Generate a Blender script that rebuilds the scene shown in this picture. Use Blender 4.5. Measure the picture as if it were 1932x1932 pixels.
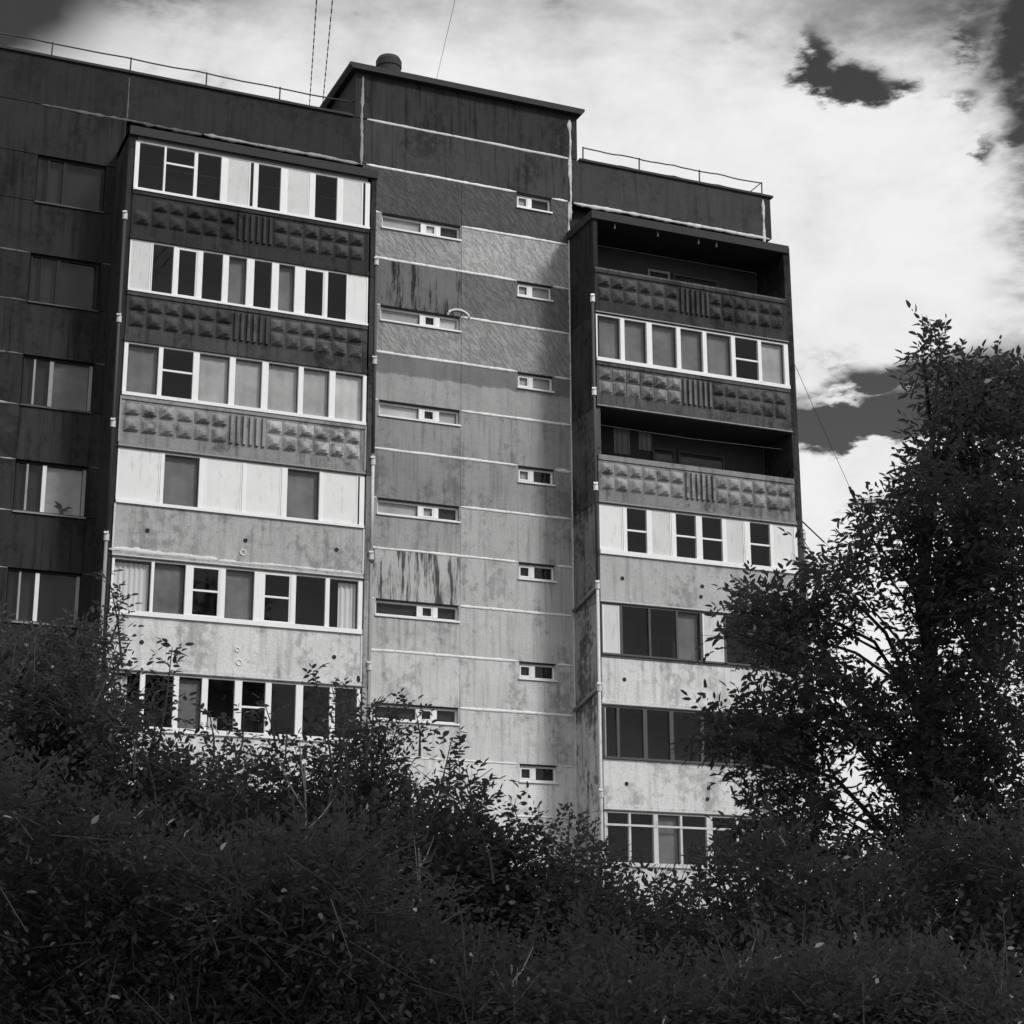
import bpy, math, random
import numpy as np
from mathutils import Vector, Matrix, noise as mnoise

sc = bpy.context.scene
for o in list(bpy.data.objects): bpy.data.objects.remove(o)
col = sc.collection

# ------------------------------------------------------------------ camera
FPX, PITCH, ROLL, YAW = 3486.41, 0.2748, -0.0039, 0.4065
CAM = Vector((-15.0516, -45.5696, 1.63))
F = Vector((math.sin(YAW)*math.cos(PITCH), math.cos(YAW)*math.cos(PITCH), math.sin(PITCH)))
R0 = Vector((math.cos(YAW), -math.sin(YAW), 0)); U0 = R0.cross(F)
Rr = math.cos(ROLL)*R0 + math.sin(ROLL)*U0; Ur = -math.sin(ROLL)*R0 + math.cos(ROLL)*U0
cd = bpy.data.cameras.new('camera'); cam = bpy.data.objects.new('camera', cd); col.objects.link(cam)
M = Matrix((Rr, Ur, -F)).transposed().to_4x4(); M.translation = CAM
cam.matrix_world = M
cd.sensor_width = 36; cd.sensor_fit = 'HORIZONTAL'; cd.lens = 36*FPX/1932; cd.clip_start = .1; cd.clip_end = 5000
sc.camera = cam
sc.render.resolution_x = sc.render.resolution_y = 1024

# ------------------------------------------------------------------ exposure
vs = sc.view_settings
vs.view_transform = 'Standard'; vs.look = 'None'; vs.gamma = 1; vs.use_curve_mapping = False
vs.exposure = 0.65
sc.cycles.use_denoising = True
sc.cycles.max_bounces = 4; sc.cycles.diffuse_bounces = 2; sc.cycles.glossy_bounces = 2; sc.cycles.transparent_max_bounces = 8

# ------------------------------------------------------------------ sun, soft behind thin cloud
SUN_AZ, SUN_EL = math.radians(150), math.radians(40)      # azimuth clockwise from +Y
sd = Vector((math.sin(SUN_AZ)*math.cos(SUN_EL), math.cos(SUN_AZ)*math.cos(SUN_EL), math.sin(SUN_EL)))
sl = bpy.data.lights.new('sun', 'SUN'); sl.energy = 1.5; sl.angle = math.radians(11); sl.color = (1, .99, .98)
so = bpy.data.objects.new('sun', sl); col.objects.link(so); so.rotation_euler = sd.to_track_quat('Z', 'Y').to_euler()

# ------------------------------------------------------------------ node helpers
class NT:
    def __init__(s, tree): s.t = tree; s.n = tree.nodes; s.l = tree.links
    def node(s, typ, **kw):
        n = s.n.new(typ)
        for k, v in kw.items(): setattr(n, k, v)
        return n
    def put(s, sock, v):
        if hasattr(v, 'is_linked') or isinstance(v, bpy.types.NodeSocket): s.l.new(v, sock)
        else: sock.default_value = v
    def m(s, op, a, b=0, c=0, clamp=False):
        n = s.node('ShaderNodeMath', operation=op, use_clamp=clamp)
        for i, v in enumerate((a, b, c)): s.put(n.inputs[i], v)
        return n.outputs[0]
    def sstep(s, v, a, b, lo=0., hi=1.):
        n = s.node('ShaderNodeMapRange', interpolation_type='SMOOTHSTEP'); n.clamp = True
        for i, q in enumerate((v, a, b, lo, hi)): s.put(n.inputs[i], q)
        return n.outputs[0]
    def noise(s, vec, scale, detail=4, rough=.55, dist=0.):
        n = s.node('ShaderNodeTexNoise'); s.put(n.inputs['Vector'], vec)
        n.inputs['Scale'].default_value = scale; n.inputs['Detail'].default_value = detail
        n.inputs['Roughness'].default_value = rough; n.inputs['Distortion'].default_value = dist
        return n.outputs[0]
    def mapping(s, vec, scale=(1, 1, 1), loc=(0, 0, 0), rot=(0, 0, 0)):
        n = s.node('ShaderNodeMapping'); s.put(n.inputs[0], vec)
        n.inputs['Location'].default_value = loc; n.inputs['Rotation'].default_value = rot; n.inputs['Scale'].default_value = scale
        return n.outputs[0]
    def mix(s, f, a, b):
        n = s.node('ShaderNodeMix', data_type='FLOAT'); s.put(n.inputs[0], f); s.put(n.inputs[2], a); s.put(n.inputs[3], b)
        return n.outputs[0]

# ------------------------------------------------------------------ sky: Nishita seen through a red filter, broken cloud in front
w = bpy.data.worlds.new('World'); sc.world = w; w.use_nodes = True
w.cycles.sampling_method = 'MANUAL'; w.cycles.sample_map_resolution = 256
T = NT(w.node_tree); T.n.clear()
out = T.node('ShaderNodeOutputWorld'); bg = T.node('ShaderNodeBackground'); bg.inputs[1].default_value = .1
sky = T.node('ShaderNodeTexSky', sky_type='NISHITA'); sky.sun_disc = False
sky.sun_elevation = SUN_EL; sky.sun_rotation = SUN_AZ; sky.altitude = 150; sky.air_density = 1; sky.dust_density = .4
sep = T.node('ShaderNodeSeparateColor'); T.l.new(sky.outputs[0], sep.inputs[0])
clear = T.m('MULTIPLY', sep.outputs[0], .33)
tc = T.node('ShaderNodeTexCoord'); d = tc.outputs['Generated']
sx = T.node('ShaderNodeSeparateXYZ'); T.l.new(d, sx.inputs[0])
az = T.m('DEGREES', T.m('ARCTAN2', sx.outputs[0], sx.outputs[1])); el = T.m('DEGREES', T.m('ARCSINE', sx.outputs[2]))
cv = T.mapping(d, scale=(1, 1, 1.5), loc=(.3, .2, .1))
nA = T.noise(cv, 11, 4, .6, .4); nB = T.noise(T.mapping(d, scale=(1, 1, 2.6)), 40, 4, .64)
a_, b_ = T.m('SUBTRACT', nA, .5), T.m('SUBTRACT', nB, .5)
cxy = T.node('ShaderNodeCombineXYZ')
T.l.new(T.m('ADD', T.m('MULTIPLY_ADD', a_, 3.2, az), T.m('MULTIPLY', b_, 2.2)), cxy.inputs[0])
T.l.new(T.m('ADD', T.m('MULTIPLY_ADD', a_, -1.3, el), T.m('MULTIPLY', b_, 1.3)), cxy.inputs[1])
def blobs(lst):
    """sum of soft elliptical patches given as azimuth, elevation, two radii (degrees), weight"""
    acc = 0.
    for (a, e, ra, re, amp) in lst:
        v = T.node('ShaderNodeVectorMath', operation='MULTIPLY_ADD'); T.l.new(cxy.outputs[0], v.inputs[0])
        v.inputs[1].default_value = (1/ra, 1/re, 0); v.inputs[2].default_value = (-a/ra, -e/re, 0)
        q = T.node('ShaderNodeVectorMath', operation='DOT_PRODUCT'); T.l.new(v.outputs[0], q.inputs[0]); T.l.new(v.outputs[0], q.inputs[1])
        acc = T.m('MULTIPLY_ADD', T.m('POWER', .368, q.outputs['Value']), amp, acc)
    return acc
hole = blobs([(34.3, 28.35, 1.9, .55, 1.3), (33.6, 29.3, .7, 1.0, 1.15), (35.2, 28.0, .9, .35, .6), (36.5, 28.1, .6, .3, .8), (38.3, 27.6, .9, .4, .95), (39.0, 29.2, .6, .85, .85), (38.6, 26.0, .4, .55, .85),
              (40.2, 26.3, 1.4, .6, 1.0), (31.0, 30.0, .9, .6, .5), (30.2, 29.2, .5, .3, .4), (36.8, 19.1, 4.3, 1.3, 1.3), (33.4, 18.0, 2.8, 1.1, 1.25), (36.5, 18.0, 3.0, .6, .5), (40.5, 17, 4, 1.5, .6), (35.2, 15.7, 1.8, .3, .75), (48, 24, 3, 2, 1.), (-4, 36, 4, 2, .8),
              (34.4, 18.75, 1.7, .25, -1.3), (35.6, 17.15, 2.2, .4, -1.5), (33.2, 19.5, 1.3, .4, -.9), (35.4, 20.0, .7, .4, -.7), (33.2, 16.5, 1.4, .3, -1.0), (36.6, 18.9, .8, .2, -.6)])
hv = T.m('ADD', hole, T.m('ADD', T.m('MULTIPLY', a_, 1.2), T.m('MULTIPLY', b_, 1.25)))
gen = T.sstep(T.m('MULTIPLY_ADD', nB, .3, nA), .74, .98)          # scattered openings all over the sky
clearmask = T.m('MAXIMUM', T.sstep(hv, .25, 1.1), T.m('MULTIPLY', gen, .7))
thick = blobs([(5.0, 30.2, 3.4, 1.8, 1.8), (10.8, 31.4, 3.6, 1.0, .7), (41.5, 29.0, 2.8, 4.4, .8), (37.0, 30.4, 4.6, 1.6, .5), (42.4, 23, 2.2, 5, .85), (22, 32, 14, 2.6, .38), (41.5, 26, 1.5, 6, .45), (32, 29.5, 5, 1.6, .16)])
tn = T.m('ADD', thick, T.m('ADD', T.m('MULTIPLY', a_, 1.0), T.m('MULTIPLY', b_, .22)))
shade = T.sstep(tn, -.2, 1.1, 1.02, .06)
cl = T.m('MULTIPLY', 5.5, shade)
val = T.mix(clearmask, cl, clear)
cc = T.node('ShaderNodeCombineColor')
for i in range(3): T.l.new(val, cc.inputs[i])
T.l.new(cc.outputs[0], bg.inputs[0]); T.l.new(bg.outputs[0], out.inputs[0])

# ------------------------------------------------------------------ materials
def mat(name):
    m = bpy.data.materials.new(name); m.use_nodes = True
    t = NT(m.node_tree); p = t.n['Principled BSDF']; return m, t, p
def grey(t, v):
    c = t.node('ShaderNodeCombineColor')
    for i in range(3): t.put(c.inputs[i], v)
    return c.outputs[0]
def bump(t, p, h, strength=.3, dist=.02):
    b = t.node('ShaderNodeBump'); b.inputs['Strength'].default_value = strength; b.inputs['Distance'].default_value = dist
    t.l.new(h, b.inputs['Height']); t.l.new(b.outputs[0], p.inputs['Normal'])

def concrete(name, mottle=.35, streak=.3, grime=.0, hatch=0., drip=0., split=None, rough=.9, obcol=True, base=.3):
    m, t, p = mat(name)
    g = t.node('ShaderNodeNewGeometry').outputs['Position']
    if obcol:
        oi = t.node('ShaderNodeObjectInfo'); s_ = t.node('ShaderNodeSeparateColor'); t.l.new(oi.outputs['Color'], s_.inputs[0]); b = s_.outputs[0]
        rnd = oi.outputs['Random']
    else: b = base; rnd = 0.
    a = t.noise(g, 1.1, 5, .65); f = t.noise(g, 22, 3, .7); c = t.noise(g, 5, 4, .6)
    v = t.m('MULTIPLY', b, t.m('ADD', 1 - mottle*.5, t.m('MULTIPLY', a, mottle)))
    v = t.m('MULTIPLY', v, t.m('ADD', .72, t.m('MULTIPLY', f, .56)))
    st = t.noise(t.mapping(g, (6.5, 6.5, .45)), 1, 5, .6)
    sm = t.sstep(st, .46, .72)
    v = t.m('MULTIPLY', v, t.m('SUBTRACT', 1, t.m('MULTIPLY', sm, streak)))
    if grime:
        gm = t.sstep(t.m('ADD', t.noise(t.mapping(g, (1, 1, .6)), .9, 5, .7), t.m('MULTIPLY', t.m('SUBTRACT', c, .5), .5)), .5, .66)
        v = t.m('MULTIPLY', v, t.m('SUBTRACT', 1, t.m('MULTIPLY', gm, grime)))
    if drip:
        dn = t.noise(t.mapping(g, (4.2, 1, .5), loc=(1.7, 0, .3)), 1, 4, .6)
        dl = t.noise(t.mapping(g, (30, 1, 3)), 1, 3, .6)
        dm = t.sstep(t.m('ADD', dn, t.m('MULTIPLY', t.m('SUBTRACT', dl, .5), .3)), .46, .6)
        v = t.m('MULTIPLY', v, t.m('SUBTRACT', 1, t.m('MULTIPLY', dm, drip)))
    if split:
        sp = t.node('ShaderNodeSeparateXYZ'); t.l.new(g, sp.inputs[0])
        zz_ = t.m('ADD', sp.outputs[2], t.m('MULTIPLY', t.m('SUBTRACT', t.noise(t.mapping(g, (1, 1, 0)), 2.4, 5, .6), .5), .35))
        v = t.m('MULTIPLY', v, t.sstep(zz_, split-.03, split+.05, 1.12, .6))
    h = t.m('ADD', f, t.m('MULTIPLY', c, 1.2))
    if hatch:
        hn = t.noise(t.mapping(t.mapping(g, rot=(0, math.radians(-52), 0)), (3.2, 1, 11)), 1, 4, .66, .9)
        hm = t.sstep(hn, .42, .6)
        v = t.m('MULTIPLY', v, t.m('SUBTRACT', 1.06, t.m('MULTIPLY', hm, hatch)))
        h = t.m('SUBTRACT', h, t.m('MULTIPLY', hm, 1.2))
    t.l.new(grey(t, v), p.inputs['Base Color']); p.inputs['Roughness'].default_value = rough
    p.inputs['Specular IOR Level'].default_value = .25
    bump(t, p, h, .5, .02)
    return m
C_WALL = concrete('weathered_concrete', .6, .35, .32)
C_HATCH = concrete('trowelled_concrete', .4, .15, .1, hatch=.34)
C_STREAK = concrete('streaked_concrete', .7, .7, .5)  # strong streaks and mottling, for the dark wing and tower panels
C_DRIP = concrete('drip_stained_concrete', .45, .2, .2, drip=.85)
C_SPLIT = concrete('patched_concrete', .45, .2, .15, split=19.2)
C_PLAIN = concrete('parapet_concrete', .5, .3, .36)
C_DIRTY = concrete('dirty_relief_concrete', .9, .5, .55)
C_SIDE = concrete('flaking_side_wall', 1.1, .6, .65)
def simple(name, v, rough=.6, var=.12, scale=6, spec=.3, wear=0.):
    m, t, p = mat(name); g = t.node('ShaderNodeNewGeometry').outputs['Position']
    n = t.noise(g, scale, 5, .6); q = t.m('MULTIPLY', t.m('ADD', 1-var, t.m('MULTIPLY', n, 2*var)), v)
    if wear:
        wn = t.sstep(t.noise(t.mapping(g, (9, 9, 2.2)), 1, 5, .7), .55, .7); q = t.m('MULTIPLY', q, t.m('SUBTRACT', 1, t.m('MULTIPLY', wn, wear)))
    t.l.new(grey(t, q), p.inputs['Base Color']); p.inputs['Roughness'].default_value = rough; p.inputs['Specular IOR Level'].default_value = spec
    bump(t, p, n, .15, .01)
    return m
M_FRAME = simple('white_window_paint', .78, .45, .05, 5, wear=.12)
M_OLD = simple('grey_paint', .3, .6, .2, 8, wear=.4)
M_DARKF = simple('dark_timber_frame', .07, .6, .2, 8)
M_BOARD = simple('white_infill_board', .7, .5, .12, 1.5, wear=.2)
M_BOARDG = simple('grey_infill_board', .58, .5, .14, 1.5, wear=.25)
M_SEAL = simple('joint_mortar', .74, .9, .3, 9, wear=.45)
M_SEALD = simple('dirty_joint_mortar', .3, .9, .3, 10, wear=.6)
M_SEALX = simple('dimmed_joint_mortar', .11, .9, .5, 6, wear=.7)  # light mortar dimmed in colour to sit in the darkened left wing
M_ROOF = simple('bitumen', .035, .8, .2, 6)
M_METAL = simple('dark_railing_steel', .05, .5, .2, 9)
M_PIPE = simple('grey_pipe', .25, .6, .25, 6, wear=.5)
M_PIPEL = simple('pale_pipe', .56, .7, .25, 6, wear=.45)
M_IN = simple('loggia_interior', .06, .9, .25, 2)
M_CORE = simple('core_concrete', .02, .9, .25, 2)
M_HOLE = simple('near_black', .02, .8, .1, 6)
M_CURT = simple('white_curtain_cloth', .72, .9, .08, 3)
M_NET = simple('net_curtain', .62, .9, .5, 1.6)
M_BLIND = simple('grey_blind_reflection', .42, .9, .6, 1.3)  # blind cloth whose strong tone variation also imitates cloud reflections in the panes
M_BLINDD = simple('dark_blind_reflection', .17, .9, .75, 1.3)  # darker blind, its uneven tone likewise standing in for reflected sky
M_CABLE = simple('cable_rubber', .03, .6, .1, 6)
def glass():
    m, t, p = mat('window_glass'); t.n.remove(p)
    o = t.n['Material Output']; tr = t.node('ShaderNodeBsdfTransparent'); gl = t.node('ShaderNodeBsdfGlossy'); gl.inputs['Roughness'].default_value = .02
    tr.inputs[0].default_value = (.94, .94, .94, 1)
    g = t.node('ShaderNodeNewGeometry').outputs['Position']
    b = t.node('ShaderNodeBump'); b.inputs['Strength'].default_value = .06; b.inputs['Distance'].default_value = .02
    t.l.new(t.noise(g, 1.6, 2, .5), b.inputs['Height']); t.l.new(b.outputs[0], gl.inputs['Normal'])
    fr = t.node('ShaderNodeFresnel'); fr.inputs[0].default_value = 1.42; bf = t.node('ShaderNodeNewGeometry').outputs['Backfacing']
    mx = t.node('ShaderNodeMixShader'); t.l.new(t.m('MULTIPLY', fr.outputs[0], t.m('SUBTRACT', 1, bf)), mx.inputs[0]); t.l.new(tr.outputs[0], mx.inputs[1]); t.l.new(gl.outputs[0], mx.inputs[2])
    t.l.new(mx.outputs[0], o.inputs[0]); return m
M_GLASS = glass()
def leafmat(name, v, rough=.45):
    m, t, p = mat(name); g = t.node('ShaderNodeNewGeometry').outputs['Position']
    n = t.noise(g, 3.5, 3, .6); n4 = t.noise(g, 40, 2, .6)
    t.l.new(grey(t, t.m('MULTIPLY', t.m('ADD', .45, t.m('ADD', t.m('MULTIPLY', n, .7), t.m('MULTIPLY', n4, .5))), v)), p.inputs['Base Color'])
    p.inputs['Roughness'].default_value = rough; p.inputs['Specular IOR Level'].default_value = .18
    tl = t.node('ShaderNodeBsdfTranslucent'); tl.inputs[0].default_value = (v*1.1, v*1.1, v*1.1, 1)
    mx = t.node('ShaderNodeMixShader'); mx.inputs[0].default_value = .5; t.l.new(p.outputs[0], mx.inputs[1]); t.l.new(tl.outputs[0], mx.inputs[2]); t.l.new(mx.outputs[0], t.n['Material Output'].inputs[0])
    return m
M_LEAF = leafmat('shrub_leaf', .068); M_LEAF2 = leafmat('tree_leaf', .06, .5)
M_LEAFP = leafmat('glint_leaf', .5)
M_BARK = simple('bark', .05, .9, .4, 12); M_TWIG = simple('pale_twig', .07, .8, .4, 12)
def groundmat():
    m, t, p = mat('rough_grass'); g = t.node('ShaderNodeNewGeometry').outputs['Position']
    a = t.noise(g, .35, 6, .6); b = t.noise(g, 18, 4, .7)
    t.l.new(grey(t, t.m('MULTIPLY', t.m('ADD', .4, t.m('ADD', a, t.m('MULTIPLY', b, .6))), .05)), p.inputs['Base Color']); p.inputs['Roughness'].default_value = .95
    bump(t, p, b, .8, .06); return m
M_GROUND = groundmat(); M_PATH = concrete('asphalt', .5, .0, .2, obcol=False, base=.06)

# ------------------------------------------------------------------ mesh helpers
rng = random.Random(7)
class MB:
    def __init__(s): s.v = []; s.f = []
    def box(s, x0, x1, y0, y1, z0, z1):
        n = len(s.v)
        s.v += [(x0,y0,z0),(x1,y0,z0),(x1,y1,z0),(x0,y1,z0),(x0,y0,z1),(x1,y0,z1),(x1,y1,z1),(x0,y1,z1)]
        s.f += [tuple(n+i for i in q) for q in ((0,3,2,1),(4,5,6,7),(0,1,5,4),(1,2,6,5),(2,3,7,6),(3,0,4,7))]; return s
    def tube(s, pts, rad, seg=8):
        n0 = len(s.v); m_ = len(pts); rad = rad if hasattr(rad, '__len__') else [rad]*m_
        up = None
        for i, p in enumerate(pts):
            p = Vector(p); a = Vector(pts[max(0, i-1)]); b = Vector(pts[min(m_-1, i+1)]); d_ = (b-a).normalized()
            ref = Vector((0,0,1)) if abs(d_.z) < .9 else Vector((1,0,0))
            u = d_.cross(ref).normalized(); v_ = d_.cross(u)
            for k in range(seg):
                t_ = 2*math.pi*k/seg; s.v.append(tuple(p + rad[i]*(math.cos(t_)*u + math.sin(t_)*v_)))
        for i in range(m_-1):
            for k in range(seg):
                a = n0+i*seg+k; b = n0+i*seg+(k+1)%seg; s.f.append((a, b, b+seg, a+seg))
        s.f.append(tuple(n0+k for k in range(seg))[::-1]); s.f.append(tuple(n0+(m_-1)*seg+k for k in range(seg))); return s
    def poly(s, pts, y0, y1):      # polygon in xz (counter-clockwise seen from -y), extruded in y
        n = len(s.v); k = len(pts)
        s.v += [(x, y0, z) for x, z in pts] + [(x, y1, z) for x, z in pts]
        s.f.append(tuple(range(n, n+k))); s.f.append(tuple(range(n+2*k-1, n+k-1, -1)))
        for i in range(k): j = (i+1) % k; s.f.append((n+j, n+i, n+k+i, n+k+j))
        return s
    def build(s, name, m, parent=None, color=None, smooth=False):
        me = bpy.data.meshes.new(name); me.from_pydata(s.v, [], s.f); me.update()
        me.materials.append(m)
        if smooth: me.polygons.foreach_set('use_smooth', [True]*len(me.polygons))
        return link(name, me, parent, color)
def link(name, me, parent=None, color=None):
    o = bpy.data.objects.new(name, me); col.objects.link(o)
    if parent is not None: o.parent = parent
    if color is not None: o.color = (color, color, color, 1)
    return o
def empty(name, loc=(0, 0, 0)):
    o = bpy.data.objects.new(name, None); col.objects.link(o); o.location = loc; o.empty_display_size = .3; return o
def tag(o, label, cat, group=None, kind=None):
    o['label'] = label; o['category'] = cat
    if group: o['group'] = group
    if kind: o['kind'] = kind
    return o
def box(name, m, parent, x0, x1, y0, y1, z0, z1, color=None): return MB().box(x0, x1, y0, y1, z0, z1).build(name, m, parent, color)
def seal(parent, p0, p1, wdt=.09, m=None, y=0., rough=.25, proud=.016, gaps=0.):
    """a hand-laid mortar band along a panel joint, uneven edges"""
    m = m or M_SEAL
    p0 = Vector(p0); p1 = Vector(p1); L = (p1-p0).length; n = max(4, int(L/.07)); t = (p1-p0)/L
    q = Vector((-t.z, 0, t.x))   # perpendicular in the facade plane
    if q.z < 0: q = -q
    b = MB(); sd_ = rng.uniform(0, 90)
    prof = ((-.5, .0), (-.4, .8), (0, 1.), (.4, .8), (.5, .0))
    for i in range(n+1):
        s_ = L*i/n; c = p0+t*s_ + q*(wdt*rough*.5*mnoise.noise((s_*1.1, sd_, 0)))
        w_ = wdt*(1+rough*1.6*mnoise.noise((s_*3.3, sd_, 5))+rough*.8*mnoise.noise((s_*9, sd_, 9)))
        w_ = min(max(w_, wdt*.55), wdt*1.6)*(min(1, .35+s_*4, .35+(L-s_)*4))
        for a, h in prof:
            ja = a*(1+rough*.9*mnoise.noise((s_*7, sd_+a*30, 2)))
            v = c+q*(w_*ja); b.v.append((v.x, y+.004-h*proud-(0 if h else -.02), v.z))
    k = len(prof)
    for i in range(n):
        if gaps and mnoise.noise((i*.16, sd_, 77)) > .5-gaps: continue
        for j in range(k-1):
            a = i*k+j; f = (a, a+k, a+k+1, a+1); b.f.append(f if abs(t.x) > .5 else f[::-1])
    return b.build('joint_seal', m, parent, smooth=True)

def tilted_pane(par, x0, x1, z0, z1, y):
    b = MB(); t = .006; e = [rng.uniform(-.014, .014) for _ in range(3)]
    off = lambda i, j: e[0]+(e[1] if i else -e[1])*.5+(e[2] if j else -e[2])*.5
    b.v = [(x, y+off(i, j)*.7+k*t, z) for k in (0, 1) for j, z in ((0, z0), (1, z1)) for i, x in ((0, x0), (1, x1))]
    b.f = [(0,1,3,2),(5,4,6,7),(0,2,6,4),(1,5,7,3),(2,3,7,6),(0,4,5,1)]
    return b.build('pane', M_GLASS, par)

# ================================================================== setting
g = MB(); g.v = [(-900,-900,0),(900,-900,0),(900,900,0),(-900,900,0)]; g.f = [(0,1,2,3)]
go = g.build('ground', M_GROUND); go['kind'] = 'structure'; go['label'] = 'rough grass ground around the apartment block'
p = MB(); p.box(-40, 40, -9, -6, -.2, .004); po = p.build('footpath', M_PATH); po['kind'] = 'structure'; po['label'] = 'asphalt path along the foot of the block'

# ================================================================== the block
B = empty('apartment_block', (3, 0, 0)); B.matrix_parent_inverse = Matrix()
tag(B, 'tall weathered concrete panel apartment block with glazed loggias and a stair tower', 'building')
B.location = (0, 0, 0)
J2 = 25.4; FD = -1.65
S = lambda r: 22.66-2.8*r
XL, XM, XN, XR = -6.75, -.33, 6.46, 12.76
LIN = lambda s8: (s8/255/12.92 if s8 < 10 else ((s8/255+.055)/1.055)**2.4)
EL = .92
def alb(s8): return min(.8, LIN(s8)/EL)

# cores (mass behind the panels)
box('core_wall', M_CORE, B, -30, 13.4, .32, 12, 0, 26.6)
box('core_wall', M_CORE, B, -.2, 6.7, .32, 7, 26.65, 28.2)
box('roof_deck', M_ROOF, B, -30, -.3, .3, 12, 26.62, 26.7)
box('roof_deck', M_ROOF, B, 6.8, 13.4, .3, 12, 26.62, 26.7)

# ---- stair section panels
XA = 3.02     # seam between left and right panels
tA = [ (80, C_HATCH), (152, C_HATCH), (108, C_DRIP), (150, C_HATCH), (146, C_SPLIT), (140, C_WALL), (132, C_WALL), (150, C_WALL), (172, C_DRIP), (178, C_WALL), (190, C_PLAIN), (194, C_PLAIN), (206, C_PLAIN), (212, C_PLAIN), (206, C_PLAIN), (206, C_PLAIN), (206, C_PLAIN), (206, C_PLAIN) ]
tB = [ (84, C_HATCH), (168, C_HATCH), (112, C_HATCH), (146, C_HATCH), (144, C_SPLIT), (146, C_WALL), (142, C_WALL), (164, C_WALL), (172, C_WALL), (178, C_PLAIN), (188, C_PLAIN), (192, C_PLAIN), (206, C_PLAIN), (212, C_PLAIN), (206, C_PLAIN), (206, C_PLAIN), (206, C_PLAIN), (206, C_PLAIN) ]
LW = (.6, 2.98, .44); SW = (4.76, 5.86, .46)       # long and small stair windows: x0, x1, height below joint
for k in range(18):
    z1 = J2-1.4*k-.008; z0 = J2-1.4*(k+1)+.008; z0 = max(z0, 0)
    if z1 <= .1: break
    for side, (x0, x1), tab in (('A', (0, XA-.006), tA), ('B', (XA+.006, 6.42), tB)):
        w_ = None
        if side == 'A' and k % 2 == 1: w_ = LW
        if side == 'B' and k % 2 == 0: w_ = SW
        s8, m_ = tab[k]
        if w_: pts = [(x0, z0), (x1, z0), (x1, z1), (w_[1], z1), (w_[1], z1-w_[2]), (w_[0], z1-w_[2]), (w_[0], z1), (x0, z1)]
        else: pts = [(x0, z0), (x1, z0), (x1, z1), (x0, z1)]
        o = MB().poly(pts, 0 if side == 'A' else .004, .3).build('wall_panel', m_, B, alb(s8))
    zj = J2-1.4*k
    # seals
    if k > 0:
        wid = .085 if k < 12 else .05
        if k % 2 == 0:
            seal(B, (.03, 0, zj), (SW[0]-.02, 0, zj), wid); seal(B, (SW[1]+.03, 0, zj), (6.4, 0, zj), wid)
        else:
            seal(B, (LW[1]+.03, 0, zj), (6.4, 0, zj), wid)
            seal(B, (.1, 0, zj), (LW[0]-.02, 0, zj), wid)
    else:
        seal(B, (.1, 0, zj), (SW[0]-.02, 0, zj), .085); seal(B, (SW[1]+.03, 0, zj), (6.4, 0, zj), .08)
# narrow gaps at seam : recessed backing
box('joint_backing', M_HOLE, B, 0, 6.42, .2, .319, .1, J2)
# curved patch of mortar over the second long window
pts = []
for i in range(13):
    a = math.pi*i/12; pts.append((2.93-.33*math.cos(a), -.012, J2-1.4*3+.0+.2*math.sin(a)))
MB().tube(pts, .035, 6).build('joint_seal', M_SEAL, B, smooth=True)
# mortar run down the right end of the stair section
seal(B, (6.43, 0, J2), (6.43, 0, .5), .05, M_PIPEL, rough=.7, proud=.04)
seal(B, (6.0, 0, J2-1.4*6+.02), (6.35, 0, J2-1.4*6-.02), .15, M_SEAL, rough=.4)

def stair_window(kind, ztop, r):
    x0, x1, h = LW if kind == 'L' else SW
    z1 = ztop-.03; z0 = ztop-h+.01; y = .1
    f = MB(); fw = .05
    f.box(x0, x1, y, y+.06, z0, z0+fw); f.box(x0, x1, y, y+.06, z1-fw, z1); f.box(x0, x0+fw, y+.001, y+.059, z0+fw, z1-fw); f.box(x1-fw, x1, y+.001, y+.059, z0+fw, z1-fw)
    ms = [(1.8, 1.93), (2.26, 2.4)] if kind == 'L' else [(5.14, 5.27)]
    W = f.build('stair_window', M_FRAME, B)
    for a, b in ms: box('mullion', M_FRAME, W, a, b, y-.015, y+.058, z0+fw, z1-fw)
    ed = [x0+fw]+[q for ab in ms for q in ab]+[x1-fw]
    for i in range(0, len(ed), 2):
        small = ed[i+1]-ed[i] < .45
        if small:    # little hinged vent sash
            s_ = MB(); a, b = ed[i]+.005, ed[i+1]-.005; c, e = z0+fw+.005, z1-fw-.005; q = .035
            s_.box(a, b, y-.01, y+.03, c, c+q); s_.box(a, b, y-.01, y+.03, e-q, e); s_.box(a, a+q, y-.009, y+.029, c+q, e-q); s_.box(b-q, b, y-.009, y+.029, c+q, e-q)
            s_.build('vent_sash', M_FRAME, W)
        box('pane', M_GLASS, W, ed[i], ed[i+1], y+.03, y+.036, z0+fw, z1-fw)
        tone = rng.choice([M_NET, M_BLIND, M_BLIND]) if (kind == 'L' and i == 0 and r < 4) or rng.random() < .45 and r < 5 else None
        if tone: box('inner_blind', tone, W, ed[i]+.01, ed[i+1]-.01, y+.075, y+.08, z0+fw, z1-fw)
    box('sill', M_FRAME, W, x0-.02, x1+.03, -.045, y-.002, z0-.05, z0-.002)
    box('reveal_lintel', M_HOLE, W, x0+.002, x1-.002, .02, .16, z1+.002, z1+.028)
    return W
for k in range(17):
    zt = J2-1.4*k
    if zt < 1: break
    stair_window('L' if k % 2 else 'S', zt, k//2)

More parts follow.
